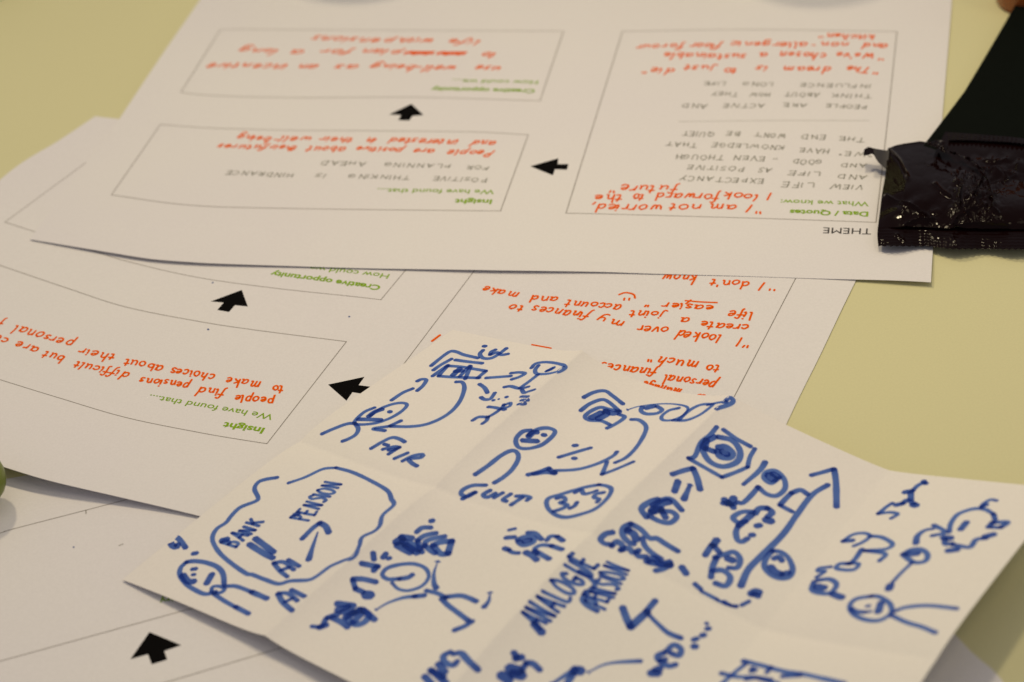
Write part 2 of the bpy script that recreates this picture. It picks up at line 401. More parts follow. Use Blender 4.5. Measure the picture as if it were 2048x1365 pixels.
script('orange_word', sh2, S2, M_ORANGE, [('people', 548.5, 798, 473, 790), ('find', 453, 782, 401, 774), ('pensions', 382, 766, 285, 755), ('difficult', 261, 747, 157, 723), ('but', 132.6, 714, 94, 704), ('are', 81, 696, 38, 684), ('confident', 20, 678, -90, 640)], 2.15, OW, slant=-.1)
script('orange_word', sh2, S2, M_ORANGE, [('to', 569, 773, 547, 771), ('make', 523, 764, 456, 756), ('choices', 432, 749, 345, 736), ('about', 329, 732, 253, 719), ('their', 234, 711, 166, 697), ('personal', 150, 684, 36, 652), ('finances', 13, 641, -90, 610)], 2.15, OW, slant=-.1)
script('orange_word', sh2, S2, M_ORANGE, [('"', 1563, 571, 1547, 569), ('I', 1536, 567, 1527, 566), ("don't", 1502.5, 564, 1425.6, 559), ('know', 1395, 552, 1330, 548)], 2.3, OW)
script('orange_word', sh2, S2, M_ORANGE, [('life', 1509, 625, 1460, 621), ('easier', 1430, 613, 1330, 606), ('"', 1310, 602, 1300, 601)], 2.2, OW)
pen('smiley_face', sh2, S2, M_ORANGE, OW, ['1259,597 1258,601', '1249,597 1248,601', '1270,597 1267,589.5 1251,586 1238,590'])
pen('underline', sh2, S2, M_ORANGE, OW, ['1434,606 1400,604.5 1371,602', '1382,601 1372,608'])
script('orange_word', sh2, S2, M_ORANGE, [('create', 1501, 652, 1405, 643), ('a', 1381, 637, 1363, 636), ('joint', 1331, 626, 1266, 621), ('account', 1246, 611, 1137, 601), ('and', 1119.5, 596, 1064, 591), ('make', 1040, 586, 971, 574)], 2.2, OW)
script('orange_word', sh2, S2, M_ORANGE, [('"', 1508, 682, 1494, 680), ('I', 1489, 678, 1480, 677), ('looked', 1445, 671, 1358, 661), ('over', 1340, 656, 1278, 651), ('my', 1251, 644, 1203, 633), ('finances', 1184, 627, 1071, 611), ('to', 1050, 614, 1024, 610)], 2.3, OW)
script('orange_word', sh2, S2, M_ORANGE, [('to', 1442, 732, 1417, 730), ('much', 1398, 725, 1323, 713), ('"', 1314, 708, 1304, 707)], 2.2, OW)
script('orange_word', sh2, S2, M_ORANGE, [('personal', 1436, 764, 1334, 750), ('finances', 1318, 740, 1205, 726)], 2.3, OW)
script('orange_word', sh2, S2, M_ORANGE, [('to', 1415, 791, 1395, 789), ('manage', 1364, 780, 1290, 764)], 2.2, OW)
pen('orange_dash', sh2, S2, M_ORANGE, .8, ['864,683 880,671'])
pen('orange_dash', sh2, S2, M_ORANGE, .6, ['1064,690 1102,697'])
for q in ('425,566 426,566', '416,659 417,660', '698,634 699,634'): pen('ink_dot', sh2, S2, M_DOT, .62, [q])

# ================================================================== top printed sheet
l1 = at(310, 516); l2 = at(1862, 565); l3 = at(410, 100); l4 = at(1000, 540); l5 = at(1800, 520)
def zT(x, y):
    return (.54 + bump2(x, y, l1.x, l1.y, 42, 12, 1.1, -.2) + bump2(x, y, l2.x, l2.y, 16, 12, 1.2) + bump2(x, y, l3.x, l3.y, 45, 30, 1.6, .6)
            + bump2(x, y, l4.x, l4.y, 26, 9, 1.0, -.2) + .03 * math.sin(x * .045))
VT, FT = coons([(60, 479), (157, 495), (230, 507), (300, 518), (380, 524.5), (450, 528), (600, 533), (800, 538), (1000, 541), (1200, 544), (1300, 547.5), (1500, 553), (1700, 559), (1862, 565)],
               [(1862, 565), (1866, 497), (1885, 232), (1904, 0), (1918, -210)],
               [(545, -235), (1000, -228), (1918, -210)],
               [(60, 479), (99, 424), (191, 300), (240, 236), (400, 0), (545, -235)], zT, 100, 66)
p = at(1000, 300)
shT = thing('printed_sheet', 'white worksheet on top headed THEME, with orange and pencil notes in three boxes', 'paper', (p.x, p.y, 0))
o = new_mesh('paper', VT, FT, M_PAPER, shT, True); solid(o, .1)
ST = Surf(VT, FT)
ruled('box_outline', shT, ST, ['1752,445.5 1540,438 1240,429.5 1132,427', '1132,427 1245,63.5', '1245,63.5 1500,60 1794,64', '1794,64 1773.5,258 1752,445.5'], .3)
ruled('box_outline', shT, ST, ['1001,422.6 698,419.5 493,416 407,413 334,406.5 271,397.5 223,390.5', '223,390.5 321,249.5', '321,249.5 407,256 505,259.5 600,261.5 698,262 942,264.5 1056.5,270.5', '1056.5,270.5 1001,422.6'], .3)
ruled('box_outline', shT, ST, ['1080,202.4 968,198.7 871,196 790,195 620,196 497,194.5 400,190 362,185', '362,185 441,60', '441,60 470,59.5 700,61 944,62 1127,63', '1127,63 1080,202.4'], .3)
ruled('divider_line', shT, ST, ['1357,244 1550,242 1738,242'], .22, M_PENCIL)
polyfill('arrow', shT, ST, M_TONER, [(822.8, 208.5), (846.8, 230.7), (824.9, 232.4), (818.7, 241.6), (796.5, 241), (802.3, 230.7), (778.4, 229.7)])
polyfill('arrow', shT, ST, M_TONER, [(1060.7, 333.2), (1116.7, 317.2), (1115.4, 328.8), (1137, 329), (1133.8, 340), (1110, 339), (1105.8, 351.3)])
printed('title_text', shT, ST, M_BLACK, 'THEME', (1743, 458), (1647, 455.5), 3.3, .0)
printed('green_heading', shT, ST, M_GREEN, 'Data / Quotes', (1737, 424.5), (1580, 420), 2.6, .03)
printed('green_subheading', shT, ST, M_GREEN, 'What we know:', (1738, 404.5), (1562, 399.5), 2.6, .008)
printed('green_heading', shT, ST, M_GREEN, 'Insight', (985, 400), (911, 399), 2.6, .03)
printed('green_subheading', shT, ST, M_GREEN, 'We have found that....', (990, 380.5), (755, 377.5), 2.6, .008)
printed('green_heading', shT, ST, M_GREEN, 'Creative opportunity', (1071, 179.5), (864, 175), 2.6, .03)
printed('green_subheading', shT, ST, M_GREEN, 'How could we....', (1077, 162), (905, 159), 2.6, .008)
OT = .68
def line(words, xh=2.3, wd=OT, material=M_ORANGE, name='orange_word', **k): script(name, shT, ST, material, words, xh, wd, **k)
line([('use', 1006, 134, 958, 132), ('well-being', 918, 133, 749, 129), ('as', 722, 131, 676, 130), ('an', 643, 130, 603, 129), ('incentive', 580, 130, 424, 127)], 2.4, slant=.5)
line([('to', 998, 107, 970, 106), ('plan', 806, 102, 730, 98), ('for', 710, 101, 650, 98), ('a', 617, 101, 589, 100), ('long', 563, 101, 485, 95)], 2.4, slant=.5)
line([('##', 940, 104, 812, 103)], 1.9, 1.0, name='crossed_out_word', slant=.4)
line([('life', 965, 82, 905, 79), ('with', 872, 79, 802, 76), ('pensions', 790, 79, 632, 72)], 2.4, slant=.5)
line([('People', 992, 303, 900, 300), ('are', 873, 299, 831, 298), ('positive', 810, 297, 717, 294), ('about', 694, 295, 622, 293), ('their', 599, 293, 544, 291), ('futures', 538, 292, 440, 289)], 2.0, .62, slant=.3)
line([('and', 995, 283, 950, 281), ('interested', 920, 281, 783, 276), ('in', 760, 278, 739, 276), ('their', 712, 277, 646, 274), ('well', 625, 276, 566, 273), ('-', 560, 276, 551, 276), ('being', 545, 275, 480, 270)], 2.2, .66, slant=.3)
line([('"', 1535, 412, 1520, 412), ('I', 1509, 412, 1501, 411), ('am', 1476, 410, 1418, 409), ('not', 1407, 411, 1344, 408), ('worried,', 1328, 411, 1188, 409)], 2.5, .68)
line([('I', 1550, 388, 1540, 387), ('look', 1520, 390, 1450, 386), ('forward', 1443, 389, 1314, 387), ('to', 1292, 389, 1269, 388), ('the', 1249, 391, 1191, 390)], 2.5, .68)
line([('future', 1359, 373, 1243, 371), ('"', 1240, 372, 1226, 371)], 2.5, .68)
line([('"', 1768, 138, 1755, 137), ('The', 1745, 136, 1697, 133), ('dream', 1663, 135, 1567, 134), ('is', 1539, 134, 1517, 132), ('to', 1478, 137, 1451, 137), ('just', 1433, 133, 1375, 131), ('die', 1353, 138, 1306, 136), ('"', 1300, 137, 1288, 137)], 2.5)
line([('"', 1777, 110, 1763, 109), ("We've", 1750, 108, 1676, 106), ('chosen', 1654, 107, 1562, 104), ('a', 1536, 107, 1519, 107), ('sustainable', 1495, 109, 1331, 106)], 2.5)
line([('and', 1779, 89, 1728, 86), ('non', 1700, 86, 1644, 85), ('-', 1634, 87, 1626, 87), ('allergenic', 1618, 86, 1464, 84), ('floor', 1444, 89, 1386, 86), ('for', 1369, 89, 1328, 88), ('our', 1321, 90, 1276, 91)], 2.3)
line([('kitchen', 1751, 71, 1655, 68), ('"', 1652, 68, 1641, 68)], 2.1)
PW = .5
def pline(words, xh=1.35): line(words, xh, PW, M_PENCIL, 'pencil_word', slant=.05)
pline([('POSITIVE', 976, 357, 868, 354), ('THINKING', 823, 353, 699, 349), ('IS', 656, 349, 633, 348), ('HINDRANCE', 590, 348, 455, 342)])
pline([('FOR', 980, 334, 934, 331), ('PLANNING', 904, 330, 768, 326), ('AHEAD', 734, 325, 644, 322)])
pline([('VIEW', 1728, 372, 1661, 369), ('LIFE', 1630, 367, 1566, 365), ('EXPECTANCY', 1530, 359, 1362, 352)], 1.6)
pline([('AND', 1736, 352, 1675, 349), ('LIFE', 1645, 345, 1578, 342), ('AS', 1545, 338, 1519, 336), ('POSITIVE', 1490, 335, 1376, 331)], 1.5)
pline([('AND', 1734, 329, 1681, 327), ('GOOD', 1645, 321, 1586, 319), ('-', 1558, 316, 1546, 316), ('EVEN', 1533, 314, 1466, 312), ('THOUGH', 1450, 312, 1351, 309)], 1.5)
pline([('"', 1746, 307, 1738, 307), ('WE', 1733, 306, 1690, 303), ('"', 1686, 303, 1680, 303), ('HAVE', 1661, 299, 1600, 297), ('KNOWLEDGE', 1572, 292, 1425, 286), ('THAT', 1397, 287, 1333, 284)], 1.5)
pline([('THE', 1733, 277, 1679, 274), ('END', 1653, 271, 1602, 270), ("WON'T", 1572, 269, 1510, 266), ('BE', 1482, 265, 1453, 264), ('QUIET', 1430, 266, 1365, 263)], 1.5)
pline([('PEOPLE', 1736, 212, 1652, 208), ('ARE', 1616, 208, 1567, 207), ('ACTIVE', 1531, 209, 1448, 208), ('AND', 1417, 209, 1364, 208)], 1.45)
pline([('THINK', 1744, 190, 1664, 188), ('ABOUT', 1640, 187, 1570, 185), ('HOW', 1542, 187, 1501, 186), ('THEY', 1479, 186, 1424, 184)], 1.45)
pline([('INFLUENCE', 1744, 170, 1600, 167), ('LONG', 1549, 166, 1486, 165), ('LIFE', 1454, 165, 1408, 164)], 1.35)

# ================================================================== folded drawing sheet
ZV = [[1.3, 6.0, 8.0, 3.4, 16.0], [5.0, 8.5, 11.0, 5.5, 21.0], [.9, 2.8, 5.0, 4.0, 14.0]]
PXV = [[(905, 660), (1165, 713), (1462, 800), (1778, 945), (2130, 977)], [(597, 873), (870, 975), (1182, 1065), (1530, 1253), (1872, 1309)], [(245, 1160), (533, 1284), (852, 1444), (1209, 1650), (1600, 1790)]]
DV = [[at(*PXV[r][c], ZV[r][c]) for c in range(5)] for r in range(3)]
cuts = [0, .012, .03, .055, .09, .14, .22, .32, .42, .5, .58, .68, .78, .86, .91, .945, .97, .988]
us = [c + t for c in range(4) for t in cuts] + [4.0]
vs = [c + t for c in range(2) for t in cuts] + [2.0]
VD = []
for v in vs:
    r = min(1, int(v)); tv_ = v - r
    for u in us:
        c = min(3, int(u)); tu = u - c
        p = (DV[r][c] * (1 - tu) + DV[r][c + 1] * tu) * (1 - tv_) + (DV[r + 1][c] * (1 - tu) + DV[r + 1][c + 1] * tu) * tv_
        bul = [[-.6, -2.0, -1.0, .8], [-.5, -1.8, -1.4, 1.0]][r][c]
        p = p + Vector((0, 0, bul * math.sin(math.pi * tu) * math.sin(math.pi * tv_)))
        if r == 1: p.z += [1.0, .6, 0, 0][c] * math.sin(math.pi * tu) * tv_ ** 2          # lifted lower edge
        if r == 0 and c == 1: p.z -= 3.4 * math.sin(math.pi * tu) * (1 - tv_) ** 2
        p.z += .25 * noise.noise(Vector((u * 1.7, v * 1.9, 2.0)))
        # worn creases stand a hair proud or sunk
        for cc, am in ((1, 2.3), (2, 1.8), (3, .7)): p.z += am * math.exp(-abs(u - cc) / .13)
        p.z += -2.1 * math.exp(-abs(v - 1) / .11)
        VD.append(p)
nu = len(us)
FD = [(j * nu + i, (j + 1) * nu + i, (j + 1) * nu + i + 1, j * nu + i + 1) for j in range(len(vs) - 1) for i in range(nu - 1)]
p = at(1100, 1000)
dd = thing('folded_drawing_sheet', 'creased cream sheet covered in blue marker doodles, unfolded over the printed worksheets', 'drawing', (p.x, p.y, 0))
o = new_mesh('paper', VD, FD, M_DOODLE, dd, True); solid(o, .12)
SD = Surf(VD, FD)
Z = 600 / 2048
A_, B_, C_, D_, E_, F_, G_ = (600, 640, Z), (1050, 740, Z), (1448, 900, Z), (200, 920, Z), (600, 965, Z), (1000, 965, Z), (1448, 965, Z)
BW = 1.38
def ink(name, frame, strokes, label=None, w=1.0): pen(name, dd, SD, M_BLUE, BW * w, strokes, frame, label)
# --- first panel
ink('house_drawing', A_, ['895,315 950,270 1000,232 1035,215 1075,222 1120,240 1215,262', '910,345 960,310 1035,268', '1060,275 1130,285 1245,298', '905,385 960,345 1010,310', '1010,315 1100,322 1180,335 1270,350', '945,385 1050,392 1225,398', '1005,318 950,380',
    'w1.6 1090,335 1045,378', '1160,315 1090,388', '1268,352 1212,398', '1165,318 1128,405', 'w1.4 1060,352 1110,350'])
ink('question_scribble', A_, ['w1.2 1255,180 1265,182', '1250,208 1228,235 1250,262 1300,264 1350,240 1410,195', '1335,205 1305,220 1298,240', '1300,238 1345,224 1375,240 1420,234'])
ink('arrow_drawing', A_, ['1270,398 1350,392 1440,385', '1440,365 1500,360 1535,368 1500,390 1445,408'])
ink('spoon_drawing', A_, ['1580,330 1610,300 1680,290 1760,300 1812,318 1780,345 1700,368 1620,370 1605,345 1628,312', '1690,348 1735,325 1710,342 1682,352', '1625,375 1560,425 1500,468'])
ink('scribble_drawing', A_, ['1395,460 1440,455 1500,470 1560,458', '1515,478 1530,500 1560,490 1600,478', '1510,525 1555,525', '1510,550 1555,545', '1490,577 1535,570'])
ink('arrow_drawing', A_, ['1225,440 1260,465 1280,500', '1235,530 1260,545 1300,540 1330,500', 'w.9 1320,550 1322,551', 'w.6 1355,543 1357,543', '1408,528 1412,528'])
ink('stick_figure_drawing', A_, ['w.9 1390,585 1435,568 1430,592 1385,600 1392,578', '1285,595 1330,600 1400,615', '1370,610 1320,645 1280,665', '1178,688 1220,665 1285,665', '1283,665 1272,690 1245,710'])
ink('curved_arrow_drawing', A_, ['1065,425 1108,428 1122,470 1095,550 1040,620 960,675 860,715 750,730 620,728', '690,690 615,725', '610,728 500,745 580,758'])
ink('arrow_drawing', A_, ['625,550 700,500 770,470', '800,420 830,407 862,412 840,450 800,485'])
ink('head_drawing', A_, ['w.9 510,600 440,630 385,680 372,708 420,716 520,705 620,670 700,620 730,580 690,568 620,580 540,612 480,655', 'w1.5 470,660 510,630 560,612', 'w1.4 400,680 480,682 552,685', 'w1.2 610,628 618,630'])
ink('shoulders_drawing', A_, ['150,780 230,745 320,712 375,708', '375,708 398,745 380,785 330,815 290,830'])
ink('lettering', A_, ['485,880 570,830 630,805 680,815 715,835', '575,850 602,858', '565,885 640,868 680,872', '680,872 645,892 605,918', '605,890 655,885', '645,948 735,910', '700,965 770,930 835,920 830,940 745,952 765,980 800,1000'], 'word FAIR in blue marker')
# --- second panel
ink('head_drawing', A_, ['1580,755 1520,765 1475,815 1490,870 1560,880 1650,855 1720,800 1740,760 1690,740 1620,750 1560,790', 'w1.5 1560,798 1590,772 1618,768', 'w1.5 1520,825 1570,828 1620,830', 'w1.3 1660,787 1672,788'])
ink('shoulders_drawing', A_, ['w1.1 1195,1058 1280,1000 1370,930 1440,895 1480,905 1490,950 1450,1020 1390,1075 1325,1115'])
ink('percent_sign', A_, ['1765,940 1880,905 1985,875', 'w1.2 1870,860 1888,858', 'w1.2 1866,946 1880,948'])
ink('arrow_drawing', B_, ['628,560 600,590 500,640 360,680 205,690', 'w1.3 20,718 90,700 165,672', 'w1.5 60,712 140,700 205,708', 'w1.5 165,680 200,705'])
ink('lettering', A_, ['1270,1130 1180,1132 1115,1160 1100,1190 1140,1208 1200,1178', '1190,1180 1150,1200 1108,1225', '1300,1165 1250,1195 1280,1212 1335,1185', '1385,1182 1325,1215', '1440,1190 1385,1228 1410,1240', '1475,1205 1530,1203 1572,1215 1548,1234', '1520,1212 1440,1265'], 'word GUILT in blue marker')
ink('globe_drawing', B_, ['510,785 400,805 250,850 160,880 150,930 190,980 270,1008 370,990 480,950 560,880 590,820 560,795 500,785', '215,880 262,870 275,895 240,908 290,925 250,950 195,968', '355,905 338,930 305,947', '340,840 385,820 400,848 450,840 490,825', '540,838 490,848 470,870 505,885 492,905'])
ink('house_drawing', B_, ['400,190 470,155 545,145 600,180 670,235', '380,280 440,235 520,205 570,220 640,280', '640,285 570,270 510,258 440,290 410,322 440,345 520,350 578,375', '560,400 620,370 680,325 640,305', 'w2 455,328 520,295', 'w2 500,335 555,305 550,290', 'w1.7 550,280 600,300 642,285'])
ink('rope_drawing', B_, ['t-.7 705,272 780,250 900,235 1020,235 1110,258 1080,310 1010,342 945,345 932,320 980,280 1050,262', 'w1.1 800,252 792,282 830,302 900,298 935,275 900,250', 'w1.7 830,262 880,250', '1010,345 1100,345 1190,310 1260,260 1278,238 1200,240 1120,280 1050,345', '1250,240 1320,225 1372,218', '1305,266 1390,240 1422,215 1408,193 1378,198 1372,210'])
ink('curved_arrow_drawing', B_, ['725,340 780,345 825,385 815,440 760,530 690,600 615,635', '560,630 545,670 525,715', '525,715 620,680 740,628'])
# --- third panel
ink('safe_drawing', B_, ['1310,390 1260,450 1200,500 1160,590 1115,605', '1115,605 1230,670 1345,735', '1345,735 1440,700 1520,665', '1520,665 1535,600 1570,540', 'w1.1 1355,410 1440,470 1540,525',
    'w1.5 1300,458 1225,500 1218,560 1265,630 1350,662 1440,635 1470,580 1450,520 1400,478 1320,460', 'w1.8 1320,530 1370,528 1415,570 1395,600 1335,595 1312,555', 'w1.8 1345,560 1380,580', 'w1.7 1240,540 1290,558', 'w1.6 1240,480 1225,540'])
ink('chevron_drawing', B_, ['w1.3 1005,715 1080,690 1148,672', 'w1.6 1148,676 1175,740 1195,818', 'w1.5 1045,762 1032,800 1020,832', 'w1.6 t-.4 1125,792 1085,885'])
ink('house_drawing', B_, ['w1.4 910,885 850,905 795,950 830,1008', 'w1.4 870,930 940,888 1000,888 1070,960', 'w2.2 870,965 930,915 980,900', 'w1.9 860,975 930,950', 'w1.3 930,970 1000,970 1035,1005 990,1045 920,1035 850,1000', 'w1.6 930,960 960,1010'])
ink('person_drawing', B_, ['w1.3 600,1110 550,1122 515,1160 545,1190 590,1196', 'w1.3 722,1052 672,1080 668,1130 705,1175 745,1190', 'w1.3 722,1052 790,1090 850,1150 900,1152 960,1190 1045,1240', 'w1.9 700,1100 740,1120 760,1160', 'w1.5 700,1095 712,1090', 'w1.3 800,1150 820,1205 870,1255 930,1295'])
ink('lettering', F_, ['w1.2 760,440 800,405 840,440 830,465', 'w1.3 820,465 880,450 905,480 950,465', 'w1.3 930,480 945,505 1000,510', 'w1.6 1000,540 1060,520 1090,560 1160,545', 'w1.6 1020,545 1100,560 1165,570', 'w1.2 1060,605 1120,592 1170,560', 'w1.5 1240,580 1272,625'])
ink('slash_drawing', B_, ['w1.4 t.35 1640,632 1600,690 1490,785'])
ink('whistle_drawing', B_, ['w1.2 1590,800 1650,850 1720,860 1775,810 1765,740 1710,692 1650,700 1632,740 1680,775 1730,740', 'w2.3 1665,720 1700,750', 'w1.6 1690,710 1735,735', 'w1.2 1590,800 1560,840 1490,908 1450,905', 'w1.6 1360,885 1385,920', 'w1.8 1425,875 1400,920', 'w1.4 1350,912 1430,920', 'w1.4 1385,900 1425,945'])
ink('bracket_drawing', B_, ['w1.4 1928,850 1880,822 1820,842', 'w1.2 1820,842 1780,880 1740,925', 'w1.1 1740,925 1825,970'])
ink('figure_drawing', B_, ['w1.3 1560,970 1480,972 1420,1010 1460,1045 1510,1035', 'w1.7 1548,990 1500,1030 1460,1065', 'w1.3 1455,1070 1440,1110 1450,1160 1480,1175 1520,1152', 'w1.6 1570,982 1600,948 1655,945', 'w1.4 1655,945 1688,975 1655,1005', 'w2.2 1645,1025 1680,1035', 'w1.5 1580,1068 1605,1062', 'w1.3 1540,1130 1560,1128'])
ink('long_arrow_drawing', C_, ['w1.7 t.2 115,930 165,820 250,730 400,580 500,440 600,310 710,240', 'w1.1 595,175 670,155 750,132', 'w1.5 752,134 765,230 768,390'])
ink('coin_drawing', C_, ['w1.2 330,690 290,740 275,800 320,855 390,880 450,865 468,810 440,740 390,700 330,690', 'w1.8 320,800 345,830 390,850', 'w1.3 340,745 375,730 395,760', 'w1.5 400,850 440,840'])
ink('coin_stack_drawing', F_, ['w1.9 1480,395 1455,430', 'w1.4 1445,430 1400,500', 'w1.4 1455,430 1500,480', 'w1.4 1480,515 1450,580 1440,650', 'w1.3 1465,515 1540,490 1600,478 1640,525 1620,582 1560,585', 'w2 1555,520 1590,535', 'w1.4 1450,605 1520,603 1572,650 1540,708 1470,690'])
ink('dashed_line_drawing', C_, ['w1.9 185,985 215,968 240,975', 'w1.5 200,985 235,1000', 't.4 0,1040 45,1062', 'w.7 50,1066 90,1068', 'w.9 120,1062 172,1035'])
ink('dashed_line_drawing', F_, ['w1.1 1330,695 1370,730', 'w.8 1375,745 1480,800', 'w.7 1485,805 1560,838 1615,852'])
# --- fourth panel
ink('lettering', C_, ['1150,365 1110,390 1052,438', 'w.9 1052,438 1130,428 1185,440 1140,470', 'w1.5 1175,378 1220,368', 'w1.3 1220,368 1250,345 1300,370', 'w1.9 1290,375 1310,382', 'w1.7 1235,290 1285,282', 'w1.4 1275,290 1275,345', 'w1.1 1290,275 1330,240 1372,225', 'w1.3 1362,215 1378,232'])
ink('cloud_drawing', C_, ['w.9 1860,348 1820,342 1770,370 1755,400', 'w1.1 1840,440 1780,408 1700,405 1600,440 1550,500 1535,565', 'w2 1500,600 1545,605', 'w1.2 1510,610 1510,645 1560,640', 'w1.8 1530,690 1590,682', 'w1.2 1560,650 1600,655 1680,665 1720,615 1790,605', 'w1.8 1780,595 1840,578', 'w1.1 1840,440 1850,478', 'w1.3 1805,530 1835,495', 'w1.3 1835,498 1935,495 1890,530', 'w1.1 1820,530 1890,532', 'w1.5 1655,495 1615,545', 'w1.3 1760,390 1790,375'])
ink('arrow_drawing', C_, ['w1.5 t.4 1310,640 1320,590 1370,552 1430,540', 'w1.1 1430,515 1490,545 1505,568 1420,588'])
ink('magnifier_drawing', C_, ['w1.2 1220,715 1280,682 1350,682 1390,720 1370,762 1300,770 1250,740 1220,715', 'w1.9 1255,712 1320,708', 'w.8 1285,770 1210,840 1150,905', 'w1.8 1135,925 1125,952'])
ink('squiggle_drawing', C_, ['w.9 885,658 950,630 995,592 960,570 880,580 812,625', 'w1.2 812,625 880,620', '1000,590 1080,600 1150,645 1100,680 960,690', '960,690 1100,712 1060,760', 'w1.2 940,680 900,740 860,780', '860,780 790,780 770,812 880,820 918,780 840,775'])
ink('snail_drawing', C_, ['w.9 730,800 650,810 640,830 690,830 630,872', 'w1.2 615,900 600,955 660,980 730,975 768,920 720,885 640,892', 'w2.2 635,935 680,945', 'w1.7 740,985 805,1010'])
ink('head_drawing', C_, ['1010,1000 900,1020 857,1070 880,1120 960,1160 1060,1165 1140,1115 1130,1050 1060,1005 1000,1000', 'w1.6 1072,1045 1052,1108', 'w.8 975,1070 992,1066', 'w.8 980,1108 1000,1104', 'w1.1 870,1085 900,1105 960,1110'])
ink('shoulders_drawing', C_, ['1160,1105 1250,1075 1400,1065 1590,1085', '1140,1130 1250,1180 1350,1210 1445,1250'])
# --- second row, first panel
ink('speech_cloud_drawing', D_, ['w.8 1285,160 1400,120 1520,65 1610,55', '1610,55 1720,85 1840,140 1960,210 1990,270 2005,310 1930,380 1910,450 1870,490 1790,530 1770,590 1730,660 1660,690 1570,730 1480,795 1420,822 1300,828 1220,848 1130,820 1040,785 1000,778 900,710 820,640 775,570 770,520 800,470 860,430 900,380 960,325 1060,285 1080,260 1055,200 1080,155 1130,135 1210,122'])
def dword(text, A, B, frame, cap, wd, label, **k):
    acc = ([], [], [])
    word(acc, SD, text, (frame[0] + A[0] * Z, frame[1] + A[1] * Z), (frame[0] + B[0] * Z, frame[1] + B[1] * Z), cap / 1.65, wd, **k)
    o = new_mesh('lettering', acc[0], acc[1], M_BLUE, dd, dens=acc[2]); o['label'] = label
dword('BANK', (925, 605), (1120, 425), D_, 5.2, 1.05, 'word BANK in blue marker', slant=-.1)
ink('ink_blob', D_, ['w2 835,552 865,545'])
dword('PENSION', (1425, 425), (1655, 160), D_, 5.0, .95, 'word PENSION in blue marker', slant=-.1)
ink('ink_blob', D_, ['w1.5 1332,376 1352,368'])
ink('lettering', D_, ['1185,705 1230,760 1280,800', '1185,705 1255,700 1325,752', '1235,755 1290,735', 'w1.1 1285,684 1360,728'], 'letters AI inside the cloud')
ink('lettering', D_, ['w1.3 1215,915 1250,975 1310,1028', '1215,912 1285,915 1350,965', '1262,972 1312,948', 'w1.1 1305,888 1398,935'], 'letters AI below the cloud')
ink('equals_sign', D_, ['w1.6 1060,538 1130,590 1185,632', 'w1.6 1020,578 1110,635 1180,672'])
ink('arrow_drawing', D_, ['w1.6 t.75 1425,682 1450,600 1487,495', 'w1.3 1380,540 1450,470 1500,432', 'w1.5 1500,432 1540,455 1562,498'])
ink('question_mark', D_, ['w1.3 480,562 486,535 522,530 556,560 585,602', 'w1.6 478,560 496,588 525,598 528,580', 'w1.2 636,642 660,638'])
ink('head_drawing', D_, ['w1.1 590,700 550,740 548,790 590,850 650,890 720,918 790,902', 'w1.2 590,700 640,693 720,702 800,732 840,780 848,850', 'w1.9 565,790 600,830 640,832', 'w1.6 765,782 728,845', 'w1.1 630,748 655,745', 'w.9 632,785 645,785', 'w.9 760,900 770,868 820,865 850,882 830,905 780,912', '850,865 930,865 1040,905', 'w1.4 1035,903 1140,948', '775,915 850,965 930,1010', 'w1.2 925,1005 1015,1052'])
# --- second row, second panel
ink('lettering', E_, ['w.9 80,985 130,990', 'w1.5 130,992 180,975', 'w1.2 180,930 150,985', 'w1.4 190,925 260,900', 'w1.5 220,925 290,960 325,990', 'w1.7 255,830 365,845', 'w1.6 255,875 330,850', 'w1.6 290,885 375,890', 'w1.6 410,868 330,930 380,972 440,955 470,905 412,868', 'w1.5 430,870 510,940', 'w1.7 310,925 370,885', 'w1.5 360,960 420,900'], 'letters TAB in blue marker')
ink('music_note_drawing', E_, ['w1.3 360,662 430,662 520,682', 'w1.2 360,668 378,725', 'w1.4 378,728 430,750', 'w2.6 450,770 480,772'])
ink('music_note_drawing', E_, ['w1.3 420,555 480,567 535,577', 'w1.3 525,578 502,605', 'w1.3 500,485 505,528', 'w1.2 588,488 565,515', '600,522 615,518'])
ink('head_drawing', E_, ['t-.3 630,690 670,728 740,740 830,710 878,650 860,592 790,560 700,560 600,585 562,630 600,662 680,660', 'w1.2 680,660 740,650 768,632'])
ink('arms_drawing', E_, ['t-.6 525,868 600,825 700,790 790,778', 'w1.3 780,780 850,773', 'w1.5 t-.85 938,550 915,620 915,690 930,722', '860,740 940,760 1000,792', 'w1.2 990,785 1090,775 1150,790 1205,815', 'w1.2 965,795 1010,840 1090,900 1150,945', 'w1.4 1175,950 1120,985 1055,1010', 'w1.5 t-.8 1297,762 1288,810 1258,850'])
ink('stack_drawing', E_, ['w1.9 655,412 700,385', 'w1.6 690,375 765,382', 'w2 665,430 720,460 755,478', 'w1.9 700,405 780,435 815,462', 'w1.8 720,430 800,482', 'w1.1 795,342 835,312 895,310', 'w1.2 800,400 850,365 930,347', 'w1.2 805,400 815,445 835,480', 'w1.2 850,440 860,405 910,385 990,370', 'w1.3 850,430 890,465 925,485', 'w1.5 905,432 960,410 1040,402', 'w1.7 1035,405 1010,485', 'w1.5 910,435 960,488 1015,488', 'w1.2 892,266 908,262'])
ink('crowd_drawing', E_, ['w.8 1425,328 1470,318', 'w1.2 1405,380 1465,375', 'w1.3 1395,452 1425,462', '1425,462 1450,480 1495,485', 'w1.4 1485,395 1530,375 1590,380 1590,412 1530,430 1490,405', 'w1.3 1555,345 1605,350 1650,392', 'w1.5 1530,405 1570,395', 'w1.1 1685,398 1710,370 1760,370', 'w1.4 1755,372 1795,400', 'w1.1 1620,490 1602,455 1650,430 1720,435', 'w1.3 1715,435 1790,460', 'w1.5 1540,478 1580,500 1618,532', 'w1.4 1600,470 1640,490 1702,525'])
